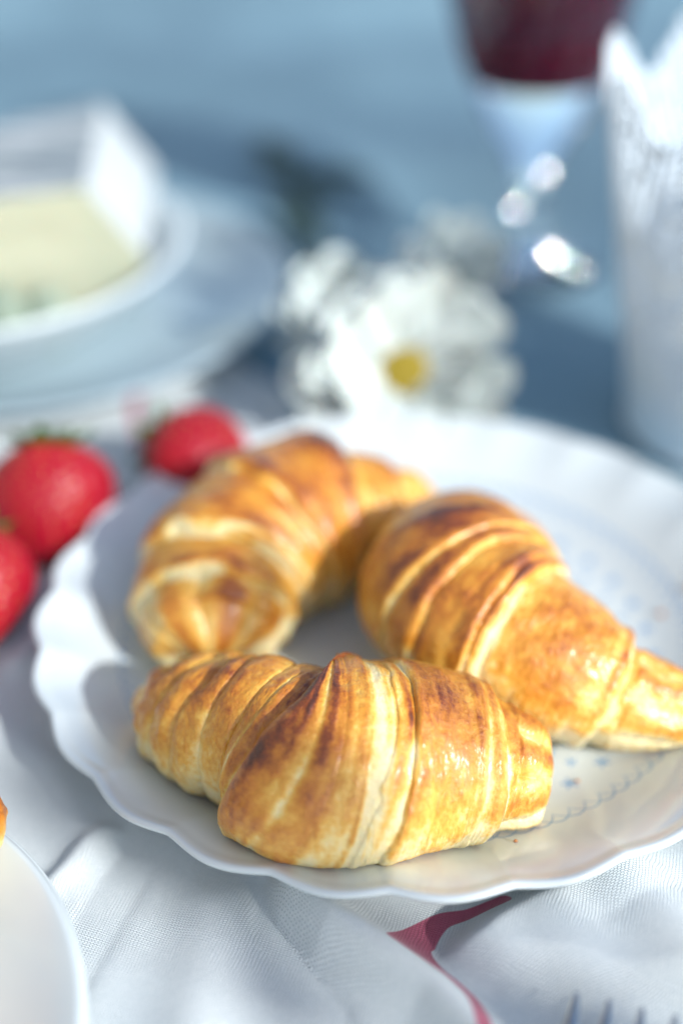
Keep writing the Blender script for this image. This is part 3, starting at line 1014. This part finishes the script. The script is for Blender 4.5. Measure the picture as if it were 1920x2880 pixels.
def loft(name, quad, mat, sub=10, amp=0.0006, sd=0, bulge=0.0):
    q_ = np.array(quad, float) - np.array(root.location)
    uu, vv = np.meshgrid(np.linspace(0, 1, sub * 3), np.linspace(0, 1, sub * 3), indexing='ij')
    P_ = (q_[0] * ((1 - uu) * (1 - vv))[..., None] + q_[1] * (uu * (1 - vv))[..., None] + q_[2] * (uu * vv)[..., None] + q_[3] * ((1 - uu) * vv)[..., None])
    n_ = np.cross(q_[1] - q_[0], q_[3] - q_[0])
    n_ /= np.linalg.norm(n_)
    e_ = np.sin(PI * uu) * np.sin(PI * vv)
    P_ = P_ + n_ * (e_ ** 0.5 * amp * fbm(np.stack([uu * 6 + sd, vv * 6, uu * 0], -1), 3) + bulge * e_)[..., None]
    return np_mesh(name, P_.reshape(-1, 3), grid_faces(sub * 3, sub * 3), mat, root)


A0 = (-0.1370, 0.2370, 0.0850)   # near top corner
A1 = (-0.1440, 0.3560, 0.0860)   # far top corner
B0 = (-0.1120, 0.2420, 0.0470)   # near low corner of the rind
B1 = (-0.1190, 0.3560, 0.0500)
C0 = (-0.2750, 0.1950, 0.0850)
C1 = (-0.2750, 0.2700, 0.0850)
D0 = (-0.2750, 0.1800, 0.0220)
D1 = (-0.2750, 0.2800, 0.0220)
E0 = (-0.1290, 0.2350, 0.0220)
E1 = (-0.1350, 0.3400, 0.0220)
loft('rind_side', [A0, B0, B1, A1], M_RIND, bulge=0.004)
loft('rind_top', [C0, A0, A1, C1], M_RIND2, amp=0.003, sd=3)
loft('cut_face', [D0, E0, A0, C0], M_PASTE, sd=7, amp=0.001)
loft('cut_corner', [E0, B0, A0, A0], M_PASTE, sd=8, amp=0.0)
loft('rind_foot', [E0, E1, B1, B0], M_RIND, sd=9, amp=0.0)
loft('cut_back', [D1, C1, A1, E1], M_PASTE, sd=11)
loft('rind_back', [E1, A1, B1, B1], M_PASTE, sd=11, amp=0)
for (hx, hy, sz) in [(-0.176, 0.2050, 0.014), (-0.155, 0.2100, 0.012), (-0.200, 0.1970, 0.013)]:
    n = 20
    th = np.linspace(0, 2 * PI, n, endpoint=False)
    ph = np.linspace(0.05, PI - 0.05, 12)
    A, B = np.meshgrid(th, ph, indexing='ij')
    k = sz * (1 + 0.3 * vnoise(np.stack([np.cos(A) * 2 + hx * 900, np.sin(A) * 2, B * 2], -1)))
    V = np.stack([k * np.sin(B) * np.cos(A), 0.6 * k * np.sin(B) * np.sin(A), 1.35 * k * np.cos(B)], -1)
    o = np_mesh('herb_leaf', V.reshape(-1, 3), grid_faces(n, 12, wrap_u=True), M_HERB)
    o.location = (hx, hy, 0.031)
    tag(o, {-0.176: 'grey green leaf under the cut side of the cheese, the middle of three', -0.155: 'grey green leaf nearest the rind of the cheese wedge',
            -0.200: 'grey green leaf furthest left under the cheese wedge'}[hx], 'herb leaf', 'green leaves under the cheese')

# ------------------------------------------------------------------ wine glass
gx, gy = 0.081, 0.332
root = empty('wine_glass', (gx, gy, 0.0))
tag(root, 'stemmed clear glass half full of dark red wine behind the lace holder', 'wine glass')
outer = [(0.0005, 0.000), (0.036, 0.0005), (0.0375, 0.0020), (0.036, 0.0034), (0.020, 0.0065), (0.0085, 0.0120), (0.0060, 0.0200), (0.0100, 0.0290), (0.0070, 0.0370),
         (0.0060, 0.0440), (0.0120, 0.0580), (0.0230, 0.0780), (0.0325, 0.0980), (0.0420, 0.1250), (0.0500, 0.1600), (0.0505, 0.2000), (0.0460, 0.2200)]
inner = [(0.0445, 0.2200), (0.0488, 0.2000), (0.0483, 0.1600), (0.0403, 0.1250), (0.0318, 0.1060), (0.0240, 0.1035), (0.0005, 0.1030)]
lathe('glass_body', np.vstack([smooth_prof(outer, 8), smooth_prof(inner, 8)])[::-1][::-1], M_GLASS, root, 14 * 8)
wn = [(0.0005, 0.1030), (0.0240, 0.1035), (0.0319, 0.1060), (0.0404, 0.1250), (0.0484, 0.1600), (0.0487, 0.1750), (0.0005, 0.1750)]
wp = np.vstack([smooth_prof(wn[:-1], 8), [(0.0005, 0.1750)]])
lathe('wine', wp, M_WINE, root, 96)
# added studs on bowl, knop and foot, tilted to glint at the camera
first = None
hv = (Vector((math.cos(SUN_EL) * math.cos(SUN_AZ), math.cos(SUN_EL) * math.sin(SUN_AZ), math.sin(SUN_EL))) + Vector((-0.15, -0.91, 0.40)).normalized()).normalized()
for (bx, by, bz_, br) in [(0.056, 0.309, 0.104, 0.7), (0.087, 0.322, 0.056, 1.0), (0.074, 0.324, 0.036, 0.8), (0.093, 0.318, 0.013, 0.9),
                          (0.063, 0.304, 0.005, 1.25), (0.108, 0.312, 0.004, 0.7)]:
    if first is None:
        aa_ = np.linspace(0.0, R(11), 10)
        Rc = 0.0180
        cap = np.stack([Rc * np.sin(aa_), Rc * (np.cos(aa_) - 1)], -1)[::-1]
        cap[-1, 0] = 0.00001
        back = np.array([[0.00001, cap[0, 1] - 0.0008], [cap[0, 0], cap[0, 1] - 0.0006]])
        o = first = lathe('glint_stud', np.vstack([back, cap]), M_GLINT, root, 40)
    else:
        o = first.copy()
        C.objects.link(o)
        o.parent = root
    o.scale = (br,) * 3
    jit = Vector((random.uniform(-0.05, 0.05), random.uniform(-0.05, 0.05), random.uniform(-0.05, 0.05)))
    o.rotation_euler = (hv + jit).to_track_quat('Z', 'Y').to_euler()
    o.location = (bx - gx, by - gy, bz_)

# ------------------------------------------------------------------ lace metal holder
hx, hy = 0.152, 0.158
root = empty('candle_holder', (hx, hy, 0.0))
tag(root, 'tall white metal candle holder with pierced lace wall and scalloped top', 'candle holder')
NU, NV = 88, 34
H0 = 0.137
rows = NV + 1
tt = np.linspace(0, 1, rows)
verts = []
faces = []
outerN = 8


def wall_pt(u, t):
    """u in cells (float), t in rows (float) -> xyz"""
    f = t / NV
    th_ = 2 * PI * (u + 0.5 * t * 0.5) / NU
    saw = np.abs(((th_ * 8 / (2 * PI) + 0.65) % 1.0) * 2 - 1)          # 0 dip, 1 peak
    top = H0 + 0.023 * (0.5 - 0.5 * np.cos(PI * saw)) ** 0.85 + 0.0030 * np.abs(np.sin(th_ * 8 * 2.5))
    z_ = f * H0 * 0.86 if False else f * top
    r_ = 0.0465 + (0.0715 - 0.0465) * (z_ / 0.17) ** 1.15
    return np.stack([r_ * np.cos(th_), r_ * np.sin(th_), z_ + 0.001], -1)


ui, ti = np.meshgrid(np.arange(NU), np.arange(NV), indexing='ij')
ui = ui.ravel().astype(float)
ti = ti.ravel().astype(float)
f_ = (ti + 0.5) / NV
pat = (f_ > 0.24) & ~((f_ > 0.56) & (f_ < 0.61))
# sparse florets below the lace
isl = (f_ > 0.14) & (f_ <= 0.24) & ((ui % 14 + ti) % 14 < 3)
hole = pat | isl
hole &= ~((f_ > 0.20) & (f_ < 0.50) & (np.sin(ui * 0.45 + ti * 0.22) * np.sin(ti * 0.55) > 0.55))
rndh = np.random.RandomState(4).rand(len(ui))
hole &= rndh > 0.07
ring_o = [(0, 0), (0.5, 0), (1, 0), (1, 0.5), (1, 1), (0.5, 1), (0, 1), (0, 0.5)]
a8 = [math.atan2(b - 0.5, a - 0.5) for a, b in ring_o]
Vs, Fs = [], []
n0 = 0
uh, th_ = ui[hole], ti[hole]
nh = len(uh)
hr = 0.33 + 0.08 * np.random.RandomState(5).rand(nh) + 0.05 * (f_[hole] > 0.7)
pts = []
for (a, b) in ring_o:
    pts.append(wall_pt(uh + a, th_ + b))
for q_ in a8:
    pts.append(wall_pt(uh + 0.5 + hr * math.cos(q_), th_ + 0.5 + hr * math.sin(q_)))
Ph = np.stack(pts, 1)              # nh,16,3
Vs.append(Ph.reshape(-1, 3))
b = np.arange(nh)[:, None] * 16
for k in range(8):
    k2 = (k + 1) % 8
    Fs.append(np.concatenate([b + k, b + k2, b + 8 + k2, b + 8 + k], 1))
n0 = nh * 16
us, ts = ui[~hole], ti[~hole]
Ps = np.stack([wall_pt(us + a, ts + c_) for (a, c_) in ring_o], 1)
Vs.append(Ps.reshape(-1, 3))
b = n0 + np.arange(len(us))[:, None] * 8
Fs.append(np.concatenate([b, b + 1, b + 2, b + 3], 1))
Fs.append(np.concatenate([b, b + 3, b + 4, b + 7], 1))
Fs.append(np.concatenate([b + 7, b + 4, b + 5, b + 6], 1))
V = np.vstack(Vs)
F = np.vstack(Fs)
# weld
key = np.round(V * 1e6).astype(np.int64)
_, first, inv = np.unique(key, axis=0, return_index=True, return_inverse=True)
inv = inv.ravel()
o = np_mesh('lace_wall', V[first], inv[F], M_METAL, root)
sol = o.modifiers.new('thick', 'SOLIDIFY')
sol.thickness = 0.0011
sol.offset = 0
lathe('holder_floor', [(0.0005, 0.0012), (0.0455, 0.0012), (0.0462, 0.0030), (0.0005, 0.0030)], M_METAL, root)
# rolled bead at the foot
th = np.linspace(0, 2 * PI, 96, endpoint=False)
ph = np.linspace(0, 2 * PI, 10, endpoint=False)
A, B = np.meshgrid(th, ph, indexing='ij')
V = np.stack([(0.0467 + 0.0012 * np.cos(B)) * np.cos(A), (0.0467 + 0.0012 * np.cos(B)) * np.sin(A), 0.0016 + 0.0012 * np.sin(B)], -1)
np_mesh('foot_bead', V.reshape(-1, 3), grid_faces(96, 10, wrap_u=True, wrap_v=True), M_METAL, root)

# ------------------------------------------------------------------ fork
root = empty('fork', (0.045, -0.170, 0.010))
tag(root, 'steel fork at the lower right corner, only its four tines in view', 'fork')


def tube(name, pts, rads, mat, parent, flat=0.6, seg=12):
    P_ = smooth_prof([np.array([*p, r_]) for p, r_ in zip(pts, rads)], 8)
    rings_ = []
    for i, p in enumerate(P_):
        td = P_[min(i + 1, len(P_) - 1)][:3] - P_[max(i - 1, 0)][:3]
        td /= np.linalg.norm(td)
        aa = np.cross(td, [0, 0, 1.0])
        aa /= np.linalg.norm(aa)
        bb = np.cross(aa, td)
        rings_.append([p[:3] + max(p[3], 0.0001) * (aa * math.cos(q_) + bb * flat * math.sin(q_)) for q_ in np.arange(seg) * 2 * PI / seg])
    return np_mesh(name, np.array(rings_).reshape(-1, 3), grid_faces(len(P_), seg, wrap_v=True), mat, parent)


fd = np.array([-0.30, -0.954])          # direction handle-wards
fs = np.array([0.954, -0.30])
tip0 = np.array([0.0350, -0.1575])
for i in range(4):
    t0 = tip0 + fs * (i * 0.0082)
    pts = []
    for k, z_ in [(0, 0.0185), (0.012, 0.0165), (0.028, 0.0165), (0.044, 0.0180)]:
        q_ = t0 + fd * k
        pts.append((q_[0] - 0.045, q_[1] + 0.170, z_ - 0.010))
    tube('tine', pts, [0.0006, 0.0021, 0.0025, 0.0026], M_STEEL, root)
mid = tip0 + fs * 0.0123
hp = []
for k, z_ in [(0.040, 0.0180), (0.055, 0.0185), (0.072, 0.018), (0.10, 0.016), (0.16, 0.014), (0.19, 0.012)]:
    q_ = mid + fd * k
    hp.append((q_[0] - 0.045, q_[1] + 0.170, z_ - 0.010))
tube('handle', hp, [0.0135, 0.0130, 0.0070, 0.0035, 0.0065, 0.0075], M_STEEL, root, flat=0.22, seg=20)

# ------------------------------------------------------------------ unseen leafy branch, added to dapple towel, plate and fork with shade
sdir = np.array([math.cos(SUN_EL) * math.cos(SUN_AZ), math.cos(SUN_EL) * math.sin(SUN_AZ), math.sin(SUN_EL)])
root = empty('added_leafy_branch', tuple(sdir * 0.85 + np.array([0.05, -0.03, 0.25])))
tag(root, 'unseen green leafy branch added beside the table to dapple towel and plate with shade', 'branch')
rl = np.array(root.location)
rb = np.random.RandomState(21)
spots = [(-0.120, -0.066, 0.012), (-0.096, -0.085, 0.010), (-0.072, -0.103, 0.009), (-0.128, -0.052, 0.009),
         (-0.052, -0.124, 0.010), (-0.044, -0.140, 0.012), (-0.030, -0.148, 0.007), (0.052, -0.150, 0.008), (0.028, -0.157, 0.008), (0.040, -0.160, 0.009), (0.018, -0.150, 0.010), (0.030, -0.146, 0.009), (0.012, -0.160, 0.009),
         (-0.165, -0.10, 0.012), (-0.085, -0.062, 0.014), (-0.070, -0.082, 0.013), (-0.098, -0.050, 0.012), (-0.052, -0.100, 0.009), (-0.105, -0.068, 0.010), (-0.115, -0.040, 0.010), (-0.095, -0.072, 0.011), (-0.080, -0.090, 0.011), (-0.060, -0.092, 0.009), (-0.095, 0.030, 0.012), (-0.108, 0.048, 0.012), (-0.090, 0.010, 0.010), (-0.125, 0.035, 0.009)]
ax = np.cross(sdir, [0, 0, 1.0])
ax /= np.linalg.norm(ax)
ay = np.cross(ax, sdir)
lv = None
anchor = []
for k, (px_, py_, rr_) in enumerate(spots):
    c_ = np.array([px_, py_, 0.0]) + sdir * (0.80 + 0.10 * rb.rand())
    nl, nw = 10, 5
    if lv is None:
        T_, W_ = np.meshgrid(np.linspace(0, 1, nl), np.linspace(-1, 1, nw), indexing='ij')
        wd = 0.42 * np.sin(PI * T_ ** 0.85) * W_
        V = np.stack([(T_ - 0.5) * 1.9, wd * 1.7, 0.12 * np.abs(W_) + 0.2 * (T_ - 0.5) ** 2], -1).reshape(-1, 3)
        lv = np_mesh('leaf', V, grid_faces(nl, nw), M_LEAF, root)
        sm_ = lv.modifiers.new('thick', 'SOLIDIFY')
        sm_.thickness = 0.02
        o = lv
    else:
        o = lv.copy()
        C.objects.link(o)
        o.parent = root
    a = rb.rand() * 6.28
    X_ = Vector(ax * math.cos(a) + ay * math.sin(a))
    Z_ = Vector(sdir + 0.35 * (rb.rand(3) - 0.5)).normalized()
    Y_ = Z_.cross(X_).normalized()
    X_ = Y_.cross(Z_)
    mt = Matrix((X_, Y_, Z_)).transposed().to_4x4() @ Matrix.Scale(rr_ * 1.25, 4)
    mt.translation = Vector(c_ - rl)
    o.matrix_local = mt
    anchor.append(c_ - rl - np.array(X_) * rr_ * 1.15)
hub = np.mean(anchor, 0) + np.array([0.10, -0.06, -0.02])
for c_ in anchor:
    tube('twig', [tuple(c_), tuple(c_ * 0.6 + hub * 0.4 + np.array([0, 0, -0.006])), tuple(hub)], [0.0006, 0.0010, 0.0018], M_STEM, root, flat=1.0, seg=6)
tube('bough', [tuple(hub), tuple(hub + np.array([0.15, -0.08, -0.05])), tuple(hub + np.array([0.5, -0.2, -0.35]))], [0.003, 0.005, 0.009], M_STEM, root, flat=1.0, seg=10)

# ------------------------------------------------------------------ added wall out of view, blocks sky light from the left
bmv = [(-0.80, -1.4, -0.8), (-0.62, -1.4, -0.8), (-0.62, 1.5, -0.8), (-0.80, 1.5, -0.8), (-0.80, -1.4, 2.0), (-0.62, -1.4, 2.0), (-0.62, 1.5, 2.0), (-0.80, 1.5, 2.0)]
o = np_mesh('sky_block_wall', bmv, [[0, 3, 2, 1], [4, 5, 6, 7], [0, 1, 5, 4], [1, 2, 6, 5], [2, 3, 7, 6], [3, 0, 4, 7]],
            mat_simple('block_wall_grey', (0.26, 0.26, 0.26), 0.9, 0.1, 8, 0.3, 0.004), smooth=False)
tag(o, 'grey wall added out of view along the left side of the table to block sky light', 'wall')

# ------------------------------------------------------------------ unseen tree, added so its thin crown half shades the far end
tl = np.array([sdir[0] * 4.1, sdir[1] * 4.1, -0.8])
troot = empty('added_shade_tree', tuple(tl))
tag(troot, 'leafy green tree added out of view to the right, its thin crown half shading the table end', 'tree')
rt = np.random.RandomState(33)
nL = 1500
nn = np.array([-math.sin(SUN_AZ), math.cos(SUN_AZ), 0])
a_ = 0.170 + 1.50 * rt.rand(nL)
b_ = -0.72 + 1.12 * rt.rand(nL)
c_ = 3.7 + 0.9 * rt.rand(nL)
thin = rt.rand(nL) > np.clip((a_ - 0.17) / 0.13, 0.25, 1)
up_ = np.cross(nn, sdir)
up_ = up_ if up_[2] > 0 else -up_
hp_ = np.array([0.152, 0.158, 0.0])
h0_, h1_ = hp_ @ up_, (hp_ + np.array([0, 0, 0.17])) @ up_
near_h = (np.abs(a_ - hp_ @ nn) < 0.10) & (b_ > h0_ - 0.06) & (b_ < h1_ + 0.06)
a_, b_, c_ = (q__[~(near_h | thin)] for q__ in (a_, b_, c_))
nL = len(a_)
Cc = nn[None] * a_[:, None] + up_[None] * b_[:, None] + sdir[None] * c_[:, None] - tl
q1 = rt.randn(nL, 3)
q1 /= np.linalg.norm(q1, axis=1)[:, None]
nr_ = sdir[None] * 0.9 + 0.75 * rt.randn(nL, 3)
nr_ /= np.linalg.norm(nr_, axis=1)[:, None]
q1 = np.cross(q1, nr_)
q1 /= np.linalg.norm(q1, axis=1)[:, None]
q2 = np.cross(nr_, q1)
ll = 0.034 * (0.7 + 0.6 * rt.rand(nL))[:, None]
lw = ll * 0.48
Vt = np.stack([Cc - q1 * ll, Cc - q1 * ll * 0.2 + q2 * lw + nr_ * ll * 0.1, Cc + q1 * ll * 0.5 + q2 * lw * 0.7 + nr_ * ll * 0.1, Cc + q1 * ll, Cc + q1 * ll * 0.5 - q2 * lw * 0.7 + nr_ * ll * 0.1, Cc - q1 * ll * 0.2 - q2 * lw + nr_ * ll * 0.1], 1)
bI = np.arange(nL)[:, None] * 6
Ft = np.concatenate([np.concatenate([bI, bI + 1, bI + 2, bI + 3], 1), np.concatenate([bI, bI + 3, bI + 4, bI + 5], 1)])
o = np_mesh('crown', Vt.reshape(-1, 3), Ft, M_LEAF, troot)
o['kind'] = 'stuff'
cc = Cc.mean(0)
tube('trunk', [(0, 0, 0), (0.03, 0.02, 0.9), (-0.02, 0.0, 1.8), tuple(cc * 0.8)], [0.09, 0.07, 0.05, 0.025], M_TABLE, troot, flat=1.0)
for k in range(9):
    t_ = Cc[rt.randint(nL)]
    tube('limb', [tuple(np.array([-0.02, 0.0, 1.8]) * 0.7 + cc * 0.25), tuple(t_ * 0.5 + cc * 0.42), tuple(t_)], [0.02, 0.010, 0.003], M_TABLE, troot, flat=1.0, seg=8)
